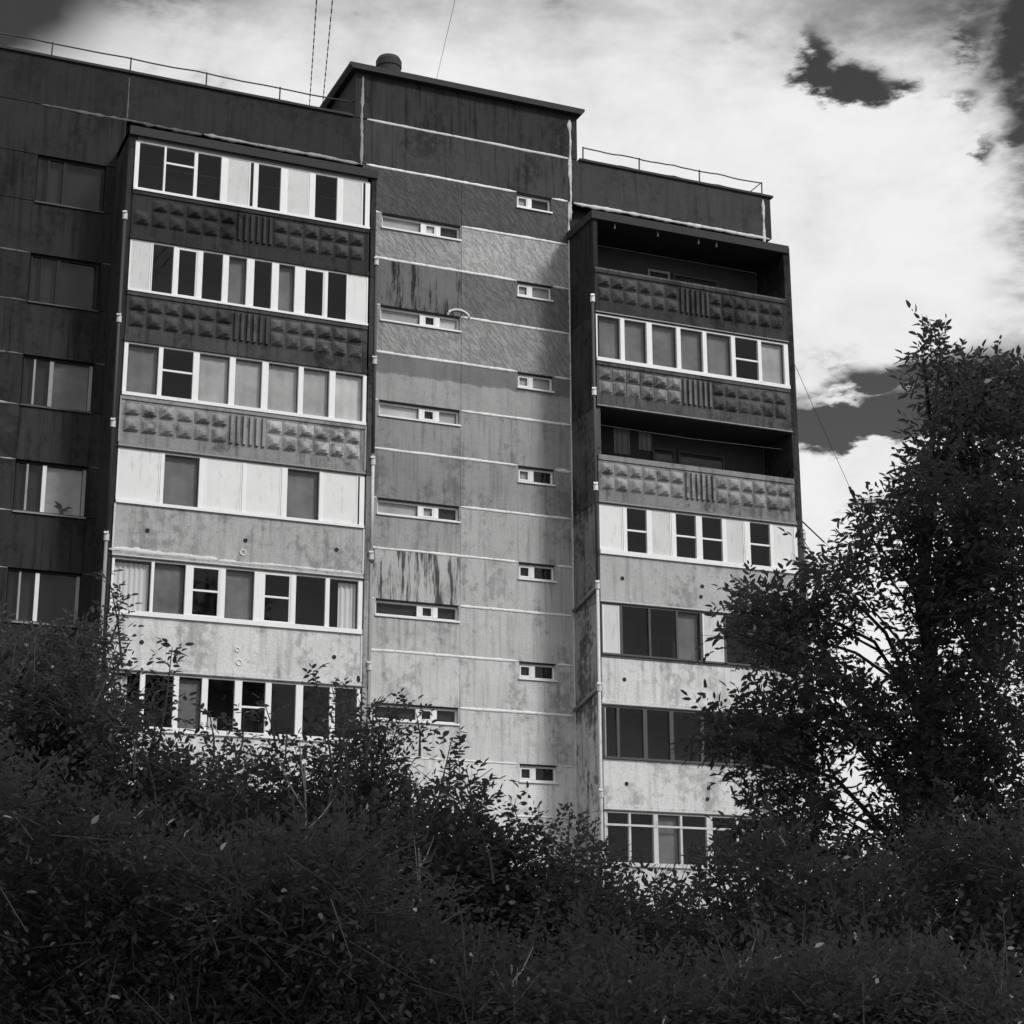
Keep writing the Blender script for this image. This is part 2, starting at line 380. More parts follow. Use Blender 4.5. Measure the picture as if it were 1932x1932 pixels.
# ---- roof bands in the main plane
for (x0, x1, s8) in ((-6.7, -.06, 44), (-30, -6.72, 40), (6.56, 13.14, 62), (13.16, 13.42, 52)):  # left bands darkened in colour along with the wing
    box('wall_panel', C_WALL, B, x0, x1, 0 if x0 != 13.16 else .01, .3, J2+.01, 26.8, alb(s8))
for (x0, x1) in ((-30, -.32), (6.8, 13.5)):
    box('parapet_flashing', M_ROOF, B, x0, x1, -.06, .34, 26.8, 26.87)
box('wall_panel', C_STREAK, B, -.04, 6.54, 0, .3, J2+.01, 26.79, alb(62))
box('wall_panel', C_STREAK, B, -.26, 6.74, .003, .3, 26.83, 28.26, alb(50))
box('side_wall', C_SIDE, B, -.262, -.24, .305, 7, 26.7, 28.26, alb(44)); box('side_wall', C_SIDE, B, 6.72, 6.742, .305, 7, 26.7, 28.26, alb(60))
cp = MB(); cp.poly([(-.5, 28.36), (-.42, 28.262), (6.84, 28.262), (6.92, 28.36), (6.92, 28.44), (-.5, 28.44)], -.2, 7.2); cp.build('tower_roof_cap', M_ROOF, B)
v = MB(); v.tube([(1.28, 1.6, 28.4), (1.28, 1.6, 29.5), (1.28, 1.6, 29.52), (1.28, 1.6, 29.72), (1.28, 1.6, 29.84), (1.28, 1.6, 29.9)], [.36, .36, .39, .39, .33, .16], 24)
v.build('ventilation_stack', M_ROOF, B, smooth=False)
seal(B, (-.05, 0, 28.15), (-.05, 0, J2-.05), .09, M_SEALD, rough=.6, proud=.018)
seal(B, (6.5, 0, 28.1), (6.5, 0, J2-.6), .1, M_PIPEL, rough=.6, proud=.018)
seal(B, (.1, 0, 26.81), (6.45, 0, 26.81), .09, M_PIPEL); 
seal(B, (6.6, 0, J2-.01), (13.35, 0, J2-.01), .11, M_PIPEL, rough=.35)
seal(B, (13.15, 0, 26.7), (13.15, 0, J2-.4), .09, M_PIPEL, rough=.5)
seal(B, (-4.6, 0, J2-.01), (-.1, 0, J2-.01), .09, M_SEALD, rough=.4)
seal(B, (-9, 0, J2-.01), (-4.65, 0, J2-.01), .08, M_SEALX, rough=.8)
seal(B, (-6.71, 0, 26.7), (-6.71, 0, J2), .04, M_SEALX, rough=.8)

# ---- wing to the far left : strip panels and windows
for r in range(0, 8):
    zs = S(r)-.06; zt = zs+1.34; zn = zs+2.8
    s8 = 42 if r < 2 else 52 if r == 3 else 46  # shadow and edge darkening put into the wing's own colour
    top = zn-.01 if r > 0 else J2-.01
    # spandrel above, piers beside
    box('wall_panel', C_STREAK, B, -30, -6.72, .0, .3, zt+.01, top, alb(s8))
    box('wall_panel', C_STREAK, B, -7.18, -6.72, .002, .3, zs+.01, zt-.01, alb(s8-2)); box('wall_panel', C_STREAK, B, -11.6, -8.98, .002, .3, zs+.01, zt-.01, alb(s8-2)); box('wall_panel', C_STREAK, B, -30, -13.7, .002, .3, zs+.01, zt-.01, alb(s8-2))
    for wx in (-8.95, -13.67):
        Wn = MB(); y = .1
        Wn.box(wx, wx+1.75, y, y+.07, zs, zs+.06)
        Wn = Wn.build('wing_window', M_HOLE if r in (0, 1) else M_DARKF, B); box('head_rail', M_HOLE, Wn, wx, wx+1.75, y, y+.07, zt-.06, zt)  # upper frames near black to carry on the painted wing darkness
        for a, b in ((.0, .06), (.26, .31), (.66, .76), (1.67, 1.75)):
            box('mullion', M_HOLE if r in (0, 1, 5, 6, 7) else (M_FRAME if (r in (3, 4) and a == .66) else M_HOLE if a == 0. else M_OLD), Wn, wx+a, wx+b, y-.01, y+.065, zs+.06, zt-.06)
        for a, b in ((.06, .26), (.31, .66), (.76, 1.67)): tilted_pane(Wn, wx+a, wx+b, zs+.06, zt-.06, y+.03)
        box('sill', M_DARKF if r not in (3, 4) else M_PIPE, Wn, wx-.03, wx+1.78, -.05, y-.002, zs-.04, zs-.002)
        box('interior_back', M_CORE, Wn, wx+.002, wx+1.748, .26, .28, zs, zt)
        if r == 3: box('inner_blind', M_BLIND, Wn, wx+.78, wx+1.66, y+.1, y+.105, zs+.08, zt-.07)
        elif r == 2: box('inner_blind', M_BLINDD, Wn, wx+.78, wx+1.66, y+.1, y+.105, zs+.08, zt-.07)
    if r >= 1:
        seal(B, (-11.5, 0, zt), (-9.0, 0, zt), .06, M_SEALD if r >= 3 else M_SEALX, rough=.6); seal(B, (-7.15, 0, zt), (-6.75, 0, zt), .05, M_SEALX)
        seal(B, (-11.5, 0, zs), (-9.0, 0, zs), .05, M_SEALD if r >= 2 else M_SEALX, rough=.7)

# ---- loggia blocks : side walls, slabs, back walls
TOPZ = 24.38
for (x0, x1, s8, nm) in ((XL-.17, XL+.03, 46, 'L'), (XM+.06, XM+.2, 62, 'M'), (6.43, 6.57, 118, 'N'), (XR+.02, XR+.24, 52, 'R')):
    # stacked side panels, one per storey
    z = TOPZ
    for r in range(9):
        zb = max(0, S(r)-1.40) if r < 8 else 0
        if z - zb < .05: break
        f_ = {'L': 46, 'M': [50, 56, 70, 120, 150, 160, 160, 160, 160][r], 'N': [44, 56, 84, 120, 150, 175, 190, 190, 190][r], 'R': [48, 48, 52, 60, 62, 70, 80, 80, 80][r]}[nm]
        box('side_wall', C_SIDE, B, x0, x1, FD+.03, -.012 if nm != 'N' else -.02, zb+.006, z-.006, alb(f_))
        z = zb
for (x0, x1) in ((XL+.03, XM+.06), (6.57, XR+.02)):
    box('loggia_roof', M_ROOF, B, x0-.2, x1+.16, FD-.04, -.01, 24.16, TOPZ+.02)
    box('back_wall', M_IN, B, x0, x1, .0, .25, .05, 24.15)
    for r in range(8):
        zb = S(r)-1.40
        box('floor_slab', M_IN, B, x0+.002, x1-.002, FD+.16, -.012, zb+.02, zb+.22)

# decorated and plain parapets
def pyramid_mesh(w_, h_, d_, seed):
    b = MB(); q = .012; n = 6; rg = random.Random(seed)
    for j in range(n+1):
        for i in range(n+1):
            u = 2*i/n-1; v = 2*j/n-1+.22*(1-abs(2*j/n-1))
            h = max(0, 1-max(abs(u), abs(v))); h = h*(1-.12*h)/.88
            h += rg.uniform(-.035, .03) if 0 < i < n and 0 < j < n else 0
            b.v.append((q+(w_-2*q)*i/n, -d_*h*.95 - (.012 if 0 < i < n and 0 < j < n else 0), q+(h_-2*q)*j/n))
    for j in range(n):
        for i in range(n): a = j*(n+1)+i; b.f.append((a, a+1, a+n+2, a+n+1))
    me = bpy.data.meshes.new('relief_tile'); me.from_pydata(b.v, [], b.f); me.update()
    return me
tile_me = {}
def relief(par, x0, x1, r, tones):
    """two fields of 2 x 6 pyramids either side of five ribs; tones = albedo left, right"""
    zt = S(r)-.2; h1, h2 = .37, .42
    fx0 = x0+.06; xm = (x0+x1)/2+.04; fx1 = x1-.12
    a1 = xm-.5; b0 = xm+.5; y = FD-.003
    for (f0, f1, tn) in ((fx0, a1, tones[0]), (b0, fx1, tones[1])):
        w_ = (f1-f0)/6
        for row, (zz, hh) in enumerate(((zt-h1, h1), (zt-h1-h2-.02, h2))):
            for i in range(6):
                key = (round(w_, 3), hh, rng.randrange(3))
                if key not in tile_me:
                    tile_me[key] = pyramid_mesh(w_, hh, .15, key[2]); tile_me[key].materials.append(C_DIRTY)
                if (r, par['side'], row, i, f0 == fx0) in MISSING: continue
                o = link('relief_tile', tile_me[key], par, tn*rng.uniform(.82, 1.15)); o.location = (f0+i*w_, y, zz); o.scale = (rng.uniform(.94, 1), rng.uniform(.7, 1.1), rng.uniform(.93, 1)); o.rotation_euler = (0, rng.uniform(-.02, .02), 0)
    for i in range(6):
        xx = a1+.08+i*(b0-a1-.16)/5
        box('relief_rib', C_DIRTY, par, xx-.035, xx+.035, y-.06, y+.002, zt-h1-h2+.02, zt-.01, (tones[0]+tones[1])/2*rng.uniform(.9, 1.15))
MISSING = {(0, 'L', 0, 0, True)}
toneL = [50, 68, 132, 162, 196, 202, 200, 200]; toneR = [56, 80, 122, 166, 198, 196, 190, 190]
def disc(name, m, par, x, z, rad, y=None, ring=False):
    b = MB(); y = FD-.003 if y is None else y
    if ring:
        pts = [(x+rad*math.cos(a), y-.008, z+rad*math.sin(a)) for a in [2*math.pi*i/14 for i in range(15)]]; b.tube(pts, .018, 5)
    else: b.tube([(x, y+.02, z), (x, y-.012, z)], rad, 12)
    return b.build(name, m, par)
for side, x0, x1, tones in (('L', XL, XM, toneL), ('R', XN, XR, toneR)):
    for r in range(8):
        zb = S(r)-1.40; zt = S(r)-.05; t_ = alb(tones[r])
        plain = r >= 3
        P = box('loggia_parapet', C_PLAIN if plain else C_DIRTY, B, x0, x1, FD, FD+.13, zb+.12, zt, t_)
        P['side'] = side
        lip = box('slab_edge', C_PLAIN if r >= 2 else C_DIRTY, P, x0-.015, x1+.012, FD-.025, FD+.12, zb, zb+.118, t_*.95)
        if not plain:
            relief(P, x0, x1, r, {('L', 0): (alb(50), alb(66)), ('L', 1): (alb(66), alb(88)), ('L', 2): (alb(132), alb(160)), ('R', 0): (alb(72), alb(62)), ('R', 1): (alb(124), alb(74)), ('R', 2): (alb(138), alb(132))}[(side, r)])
            box('top_ledge', C_DIRTY if r < 2 else C_PLAIN, P, x0, x1, FD-.03, FD+.002, zt-.1, zt-.002, t_*1.1)
        else:
            dx = 0 if side == 'L' else 13.08
            for hx in (-5.93, -3.45, -1.05):
                if (side, r, hx) == ('L', 4, -3.45): continue
                X = hx+dx if side == 'L' else hx+13.06
                if X < x1: disc('anchor_hole', M_HOLE, P, X, S(r)-.68, .055)
            if side == 'L':
                disc('anchor_ring', M_FRAME, P, -3.5, S(r)-1.0, .07, ring=True)
                if r >= 4: disc('anchor_ring', M_FRAME, P, -3.55, S(r)-.68, .055, ring=True)
            else: disc('anchor_hole', M_HOLE, P, 9.56, S(r)-.98, .055)
        if (side, r) == ('L', 3):
            seal(P, (x0-.1, 0, zb+.16), (x0+2.6, 0, zb+.15), .13, M_PIPEL, y=FD-.005, rough=.5, proud=.015); seal(P, (x0+2.6, 0, zb+.14), (x1, 0, zb+.14), .07, M_PIPEL, y=FD-.005, rough=.6)
        if r >= 2 or side == 'R': box('drip_edge', M_SEALD if r < 3 else M_PIPEL, P, x0-.02, x1+.015, FD-.05, FD-.028, zb+.02, zb+.05)
        # white corner strips of the plain parapets on the left block
        if side == 'L' and r >= 2:
            for xx in (x0-.03, x1-.02): box('corner_strip', M_PIPEL if r > 2 else M_SEALD, P, xx, xx+.045, FD-.02, FD+.05, zb+.13, zt-.01)

# ---- glazing
GY = FD+.02
def pleats(x0, x1, z0, z1, y, m, name, parent, amp=.025, per=.11):
    b = MB(); n = max(6, int((x1-x0)/per*6)); ph = rng.uniform(0, 6)
    for i in range(n+1):
        x = x0+(x1-x0)*i/n; a = 2*math.pi*(x-x0)/per+ph+1.2*mnoise.noise((x*3, z0, 0))
        for z in (z0, z1): b.v.append((x, y+amp*math.sin(a)*(1 if z == z0 else .7), z))
    for i in range(n): b.f.append((2*i, 2*i+2, 2*i+3, 2*i+1))
    return b.build(name, m, parent, smooth=True)
LABELLED = []
def glazing(r, x0, x1, segs, top=1.39, toprail=None, white=M_FRAME, sillm=M_FRAME, sillh=.09):
    z0 = S(r); z1 = z0+top
    G = box('loggia_glazing', sillm, B, x0, x1, GY-.075, GY+.07, z0-.045, z0-.045+sillh)
    zb = z0-.043+sillh
    box('top_rail', toprail or M_OLD, G, x0, x1, GY-.01, GY+.06, z1-.05, z1)  # default grey has the shade under the slab above painted in
    box('head_board', M_IN, G, x0+.05, x1-.05, GY+.012, GY+.05, z1+.002, S(r-1)-1.40-.002 if r else 24.158)
    zt = z1-.052
    for sg in segs:
        a, b, k = sg[:3]
        if k == 'm': box('mullion', white, G, a, b, GY-.03-rng.uniform(0, .012), GY+.06, zb, zt)
        elif k == 'w' or k == 'W':
            box('infill_panel', M_BOARD if k == 'w' else M_BOARDG, G, a+.004, b-.004, GY-.012, GY+.02, zb, zt)
            for e0, e1 in ((a+.004, a+.04), (b-.04, b-.004)): box('panel_trim', M_FRAME, G, e0, e1, GY-.024, GY-.0125, zb, zt)
        elif k == 's': box('gap_seal', M_HOLE, G, a, b, GY+.0, GY+.05, zb, zt)
        else:
            if k in 'fF':      # sash frame of its own
                s_ = MB(); q = .04; s_.box(a, b, GY-.02, GY+.03, zb, zb+q); s_.box(a, b, GY-.02, GY+.03, zt-q, zt); s_.box(a, a+q, GY-.019, GY+.029, zb+q, zt-q); s_.box(b-q, b, GY-.019, GY+.029, zb+q, zt-q)
                s_.build('sash', white, G)
            tilted_pane(G, a, b, zb, zt, GY+.012)
            if k in 'DF': 
                zm = zb+(zt-zb)*(sg[3] if len(sg) > 3 else .46); box('transom', white, G, a, b, GY-.015, GY+.03, zm-.025, zm+.025)
            if k == 'g': pleats(a+.01, b-.01, zb, zt-.02, GY+.12, M_BLIND, 'blind', G, .008, .3)
            if k == 'n': pleats(a+.01, b-.01, zb, zt-.02, GY+.12, M_NET, 'blind', G, .01, .25)
            if k == 'k': pleats(a+.01, b-.01, zb, zt-.02, GY+.14, M_BLINDD, 'blind', G, .008, .3)
    return G
def seq(xs, ks): return [(xs[i], xs[i+1]) + (k if isinstance(k, tuple) else (k,)) for i, k in enumerate(ks)]
glazing(0, XL, XM, seq([-6.75,-6.64,-5.99,-5.94,-5.19,-5.1,-4.47,-4.32,-3.67,-3.59,-3.46,-2.84,-2.68,-2.04,-1.88,-1.26,-1.13,-.52,-.46,-.33],
        ['m','d','m',('D',.66),'m','d','m','W','s','m','d','m','W','m','d','m','W','s','m']), top=1.36, sillh=.07)
glazing(1, XL, XM, seq([-6.75,-6.18,-6.15,-5.62,-5.51,-4.99,-4.85,-4.32,-4.16,-3.68,-3.48,-3.0,-2.81,-2.37,-2.12,-1.55,-1.46,-.94,-.33],
        ['W','m','d','m','f','m','d','m','k','m','d','m','k','m','f','m','d','w']), sillh=.06)
glazing(2, XL, XM, seq([-6.75,-6.65,-5.87,-5.76,-4.98,-4.82,-4.03,-3.88,-3.17,-3.0,-2.19,-2.06,-1.35,-1.19,-.42,-.33],
        ['m','k','m',('D',.55),'m','g','m','g','m','g','m','g','m','n','m']), sillh=.09)
glazing(3, XL, XM, seq([-6.76,-5.68,-5.59,-4.7,-4.55,-3.59,-3.52,-2.56,-2.41,-1.55,-1.47,-.5,-.46,-.33],
        ['w','m','k','m','w','m','w','m','k','m','w','s','m']), sillh=.08)
glazing(4, XL, XM, seq([-6.75,-6.69,-5.78,-5.71,-4.93,-4.77,-4.06,-3.92,-3.18,-2.94,-2.23,-2.1,-1.32,-1.21,-.44,-.33],
        ['m','d','m','k','m',('F',.52),'m','k','m',('F',.52),'m','d','m','d','m']), sillh=.12)
glazing(5, XL, XM, seq([-6.75,-6.62,-5.92,-5.8,-5.1,-4.97,-4.4,-4.25,-3.58,-3.4,-2.8,-2.65,-2.02,-1.84,-1.14,-1.0,-.42,-.33],
        ['m','d','m','d','m','k','m','d','m',('D',.5),'m','d','m','d','m','d','m']), sillh=.12)
for r in (6, 7): glazing(r, XL, XM, seq([-6.75,-6.62,-5.7,-5.6,-4.7,-4.6,-3.6,-3.5,-2.5,-2.4,-1.4,-1.3,-.42,-.33], ['m','d','m','k','m','d','m','d','m','k','m','d','m']))
glazing(1, XN, XR, seq([6.46,6.5,7.22,7.35,8.06,8.23,9.03,9.16,9.88,10.01,10.83,10.96,11.73,11.84,12.62,12.76],
        ['m','k','m','k','m','k','m','k','m','k','m',('D',.48),'m','g','m']), toprail=M_FRAME, sillh=.11)
glazing(3, XN, XR, seq([6.46,7.18,7.3,7.92,8.04,8.69,8.83,9.47,9.66,10.31,10.41,11.03,11.21,11.87,11.94,12.66,12.76],
        ['w','m',('D',.5),'m','W','m',('D',.5),'m',('D',.5),'m','W','m',('D',.5),'m','w','m']), sillh=.13)
glazing(4, XN, XR, seq([6.46,6.5,7.02,7.1,7.9,7.96,8.75,8.81,9.5,9.58,10.24,10.32,11.2,11.28,12.1,12.18,12.7,12.76],
        ['m','W','m','d','m','d','m','k','m','W','m','d','m','d','m','d','m']), white=M_DARKF, sillm=M_DARKF, toprail=M_DARKF, sillh=.05)
glazing(5, XN, XR, seq([6.46,6.52,6.87,6.95,7.66,7.78,8.46,8.58,9.4,9.5,10.3,10.4,11.3,11.4,12.7,12.76],
        ['m','d','m','d','m','d','m','d','m','d','m','d','m','d','m']), white=M_DARKF, sillm=M_DARKF, toprail=M_DARKF, sillh=.06)
glazing(7, XN, XR, seq([6.46,6.52,7.5,7.6,8.6,8.7,9.7,9.8,10.8,10.9,11.9,12.0,12.7,12.76], ['m','d','m','d','m','d','m','d','m','d','m','d','m']))
# old barred glazing low on the right block
G = glazing(6, XN, XR, seq([6.46,6.5,7.17,7.23,7.9,8.03,8.7,8.76,9.5,9.68,10.42,10.48,11.16,11.22,12.0,12.06,12.7,12.76],
        ['m','d','m','d','m','k','m','d','m','d','m','d','m','d','m','d','m']), white=M_PIPEL, sillm=M_PIPEL, sillh=.1)
box('transom', M_PIPEL, G, XN, XR, GY-.05, GY-.044, S(6)+1.0, S(6)+1.055)

# open loggias on the right: rails, inner doors and windows
def inner_opening(r, x0, x1, z0, z1, m, name, panes):
    f = MB(); y = -.06; q = .07
    f.box(x0, x1, y, y+.055, z1-q, z1); f.box(x0, x1, y, y+.055, z0, z0+q); f.box(x0, x0+q, y+.001, y+.054, z0+q, z1-q); f.box(x1-q, x1, y+.001, y+.054, z0+q, z1-q)
    o = f.build(name, m, B)
    for a, b in panes: box('pane', M_GLASS, o, a, b, y+.02, y+.026, z0+q, z1-q)
    return o
for r in (0, 2, 4):
    z = S(r)
    if r == 4: z -= .06
    box('handrail', C_DIRTY if r < 2 else C_PLAIN, B, XN, XR, FD-.02, FD+.15, z-.048, z+.0, alb(96 if r == 0 else 128 if r == 2 else 90))
    inner_opening(r, 9.0, 9.75, z-1.15, z+1.0, M_OLD if r == 0 else M_DARKF, 'loggia_door', [(9.08, 9.67)])
    inner_opening(r, 9.85, 11.4, z-.3, z+1.0, M_DARKF, 'loggia_window', [(9.93, 11.33)])
# stub brackets below the roof slab of the open top loggia
for x in (7.15, 8.55, 9.9, 10.5): box('soffit_bracket', M_DARKF, B, x-.02, x+.02, FD+.05, FD+.1, 23.98, 24.157)

# ---- downpipes
def downpipe(x, y, z0, z1, m, knobs, rad=.042, km=None):
    D = MB().tube([(x, y, z0), (x, y, z1)], rad, 10).build('downpipe', m, B, smooth=True)
    for z in knobs: MB().tube([(x, y, z-.09), (x, y, z+.07), (x-.02, y-.05, z+.12)], rad*1.55, 10).build('pipe_collar', km or M_PIPEL, D)
    return D
downpipe(6.37, FD-.01, .2, 13.2, M_PIPEL, [13.3, 10.5, 7.67, 4.9]); downpipe(6.37, FD+.0, 13.4, 21.6, M_DARKF, [21.66, 18.86, 16.09], km=M_FRAME)
downpipe(-6.93, FD-.05, 13.3, 21.8, M_METAL, [21.81, 18.99, 16.21], .04, M_PIPEL); downpipe(-6.93, FD-.05, .2, 13.2, M_PIPE, [13.3, 10.5, 7.7])
downpipe(-.1, FD+.02, 13.45, 16.1, M_PIPEL, [16.06, 13.5]); downpipe(-.1, FD+.02, .2, 13.3, M_PIPE, [10.6, 7.8]); downpipe(-.1, FD+.02, 16.3, 21.6, M_DARKF, [21.71, 18.86])
for z in (13.2, 10.42): MB().tube([(6.37, FD, z+.08), (6.36, FD+.3, z+.02), (6.36, -.1, z-.28)], .05, 8).build('branch_pipe', M_PIPE, B, smooth=True)
downpipe(XR+.3, FD+.1, .2, 15.6, M_PIPE, [15.4, 12.6], .045, M_PIPEL)

# ---- roof railings
def railing(xs_, x0, x1, brace):
    Rl = empty('roof_railing'); Rl.parent = B; y = .16
    for z, rad in ((27.36, .02), (26.99, .017)):
        n = 24; pts = [(x0+(x1-x0)*i/n, y, z-.03*abs(math.sin(math.pi*i/n*len(xs_)))+(.02*mnoise.noise((i*.7, z, x0)))) for i in range(n+1)]
        MB().tube(pts, rad, 6).build('rail', M_METAL, Rl)
    for x in xs_: MB().tube([(x, y, 26.6), (x+.015, y, 27.38)], .022, 6).build('post', M_METAL, Rl)
    if brace: MB().tube([(xs_[-1], y, 27.36), (xs_[-1]-.55, y+.1, 26.85)], .017, 6).build('brace', M_METAL, Rl)
railing([-15.1, -13.0, -10.9, -8.8, -6.68, -4.57, -2.46], -16, -.25, False)
railing([7.0, 8.9, 10.99, 13.22], 7.0, 13.22, True)

# ================================================================== things in and on the block
def curtain(label, x0, x1, r, y, m=M_CURT, top=1.3):
    o = pleats(x0, x1, S(r)+.08, S(r)+top, y, m, 'curtain', None, .03, .13); tag(o, label, 'curtain', 'curtains hanging in the loggias'); return o
curtain('wide white pleated curtain behind the left end of the fifth glazed row', -6.66, -5.8, 4, GY+.16)
curtain('narrow white curtain gathered at the right end of the fifth glazed row', -.92, -.46, 4, GY+.16)
curtain('pale curtain half hidden by leaves at the left of the lowest visible row', -6.55, -6.2, 5, GY+.16, M_NET)
zf = S(4)-1.40+.22
# laundry line with two cloths in the open loggia under the second relief parapet
o = MB().tube([(6.62, FD+.5, S(2)+1.05), (9.6, FD+.5, S(2)+1.0), (12.72, FD+.5, S(2)+1.05)], .008, 5).build('washing_line', M_OLD); tag(o, 'washing line stretched across the dark third loggia of the right stack', 'washing line')
for x, wd, lg, lab in ((7.2, .5, .75, 'dark cloth hanging at the left of the washing line in the dark loggia'), (8.0, .4, .55, 'dark smaller cloth hanging right of the first on the washing line')):
    o = pleats(x, x+wd, S(2)+1.02-lg, S(2)+1.03, FD+.5, M_HOLE, 'hanging_cloth', None, .02, .16); tag(o, lab, 'cloth', 'cloths on the washing line')
# drying pole
o = MB().tube([(7.05, FD+.25, S(4)+1.1), (7.35, FD+.35, zf)], .035, 8).build('leaning_pole', M_PIPE); tag(o, 'grey pole leaning behind the dark glass beside the white board', 'pole')
# box on the sill of the lowest row
zf5 = S(5)-1.40+.22
o = box('cardboard_box', M_BOARDG, None, -4.18, -3.95, GY+.15, GY+.4, zf5, S(5)+.42); tag(o, 'pale box standing behind the glass of the lowest visible left row', 'box')
# houseplant behind the wing window
hp = empty('houseplant', (-7.75, .2, S(3)-.0)); tag(hp, 'leafy houseplant against the pale blind in the far left window', 'plant')
zz = S(3)+.02
b = MB(); b.tube([(0, 0, 0), (0, 0, .12), (0, 0, .14)], [.045, .06, .065], 10); b.build('pot', M_DARKF, hp)
b = MB()
for i in range(26):
    a = rng.uniform(0, 6.28); e = rng.uniform(.1, 1.3); L = rng.uniform(.15, .42)
    dv = Vector((math.cos(a)*math.cos(e)*1.2, math.sin(a)*.12, math.sin(e))); p0 = Vector((0, 0, .12)); p1 = p0+dv*L*.6; p2 = p0+dv*L+Vector((0, 0, -.08))
    sd_ = Vector((-dv.z, 0, dv.x)).normalized()*.035; n = len(b.v)
    b.v += [tuple(p0), tuple(p1-sd_), tuple(p2), tuple(p1+sd_)]; b.f.append((n, n+1, n+2, n+3))
b.build('leaves', M_LEAF, hp)

# overhead cables
def cable(label, pts, rad, sleeves=(), n=40, sag=0.):
    P_ = [Vector(q) for q in pts]; L = []
    for i in range(n+1):
        t = i/n; q = P_[0].lerp(P_[1], t); q = q-Vector((0, 0, sag*4*t*(1-t))); L.append(q)
    C_ = empty('overhead_cable', P_[0]); tag(C_, label, 'cable', 'overhead cables')
    MB().tube([tuple(q-P_[0]) for q in L], rad, 6).build('wire', M_CABLE, C_)
    for t0, t1, rr in sleeves:
        q = [L[int(n*t0)], L[int(n*t1)]]; MB().tube([tuple(a-P_[0]) for a in q], rr, 6).build('sleeve', M_CABLE, C_)
def px(u, v, D): return CAM + (F+Rr*((u-966)/FPX)-Ur*((v-966)/FPX))*D
beads = [(i/20+.004, i/20+.03, .015) for i in range(0, 19, 1)]
cable('left of two beaded wires rising from the roof beside the tower', [tuple(px(583, 212, 54)), tuple(px(600, -40, 40))], .008, beads)
cable('right of two beaded wires rising from the roof beside the tower', [tuple(px(607, 216, 54.5)), tuple(px(631, -40, 40))], .008, beads)
cable('thin faint wire rising from the tower roof behind the ventilation stack', [tuple(px(821, 160, 57)), tuple(px(868, -40, 42))], .006)
cable('cable running steeply down from the right roof corner towards the tree', [(13.3, .6, 24.0), (24.5, 3, 5.0)], .008, [(.30, .325, .045), (.37, .46, .03)], sag=.25)
cable('lower cable leaving the right edge of the block towards the tree', [(13.3, .6, 17.4), (24, -2, 8)], .008, [(.03, .16, .022), (.2, .27, .04)], sag=.3)

# ================================================================== vegetation
def leaf_arrays(base, dirs, length, width, nrm):
    """one folded six-point leaf per row -> verts (n,6,3)"""
    side = np.cross(dirs, nrm); side /= np.linalg.norm(side, axis=1, keepdims=True)+1e-9
    nn = np.cross(side, dirs)
    L = length[:, None]; W = width[:, None]
    b = base; tip = base+dirs*L - nn*L*.12
    l1 = base+dirs*L*.3+side*W*.5+nn*W*.18; r1 = base+dirs*L*.3-side*W*.5+nn*W*.18
    l2 = base+dirs*L*.68+side*W*.42+nn*W*.1-nn*L*.04; r2 = base+dirs*L*.68-side*W*.42+nn*W*.1-nn*L*.04
    return np.stack([b, r1, r2, tip, l2, l1], axis=1)
def leaves_object(name, V, m, parent):
    n = len(V); me = bpy.data.meshes.new(name)
    me.vertices.add(n*6); me.vertices.foreach_set('co', (V.reshape(-1, 3)).astype(np.float32).ravel())
    idx = (np.arange(n)*6)[:, None]; q = np.concatenate([idx+np.array([0, 1, 2, 3]), idx+np.array([0, 3, 4, 5])], axis=1).astype(np.int32).ravel()
    me.loops.add(len(q)); me.loops.foreach_set('vertex_index', q)
    me.polygons.add(n*2); me.polygons.foreach_set('loop_start', np.arange(0, n*8, 4, dtype=np.int32)); 
    me.update(calc_edges=True); me.validate(); me.materials.append(m)
    return link(name, me, parent)
def unit(a): return a/(np.linalg.norm(a, axis=1, keepdims=True)+1e-9)
def shoots(R_, B0, D0, length, nl, ll, lw, droop=.25):
    """shoots with alternate leaflets; returns leaf verts and polylines"""
    out_v = []; lines = []
    n = len(B0)
    for j in range(nl):
        t = (j+.6)/nl*length
        d_ = unit(D0 + np.array([0, 0, -1.])*(droop*(t/length.mean()))[:, None])
        pos = B0+d_*t[:, None]
        rv = unit(R_.normal(size=(n, 3))); s_ = unit(np.cross(d_, rv if False else unit(np.array([0, 0, 1.])+R_.normal(0, .35, (n, 3)))))
        sg = 1 if j % 2 else -1
        ld = unit(s_*sg*R_.uniform(.6, 1.1, (n, 1))+d_*R_.uniform(.35, .9, (n, 1))+R_.normal(0, .28, (n, 3))+np.array([0, 0, -.12]))
        if j == nl-1: ld = unit(d_+R_.normal(0, .2, (n, 3)))
        nm = unit(np.cross(s_, d_)+R_.normal(0, .5, (n, 3)))
        k = R_.uniform(.65, 1.2, n)
        out_v.append(leaf_arrays(pos, ld, ll*k, lw*k*R_.uniform(.8, 1.2, n), nm))
    return np.concatenate(out_v)
def clump_points(R_, c, rad, n, surf=.45):
    d_ = unit(R_.normal(size=(n, 3))); r = R_.uniform(0, 1, n)**surf
    # uneven outline
    wob = 1+.35*np.sin(d_[:, 0]*5+c[0]*3)*np.cos(d_[:, 2]*4+c[2]*5)
    p_ = c+d_*(rad*(r*wob)[:, None]); return p_, d_
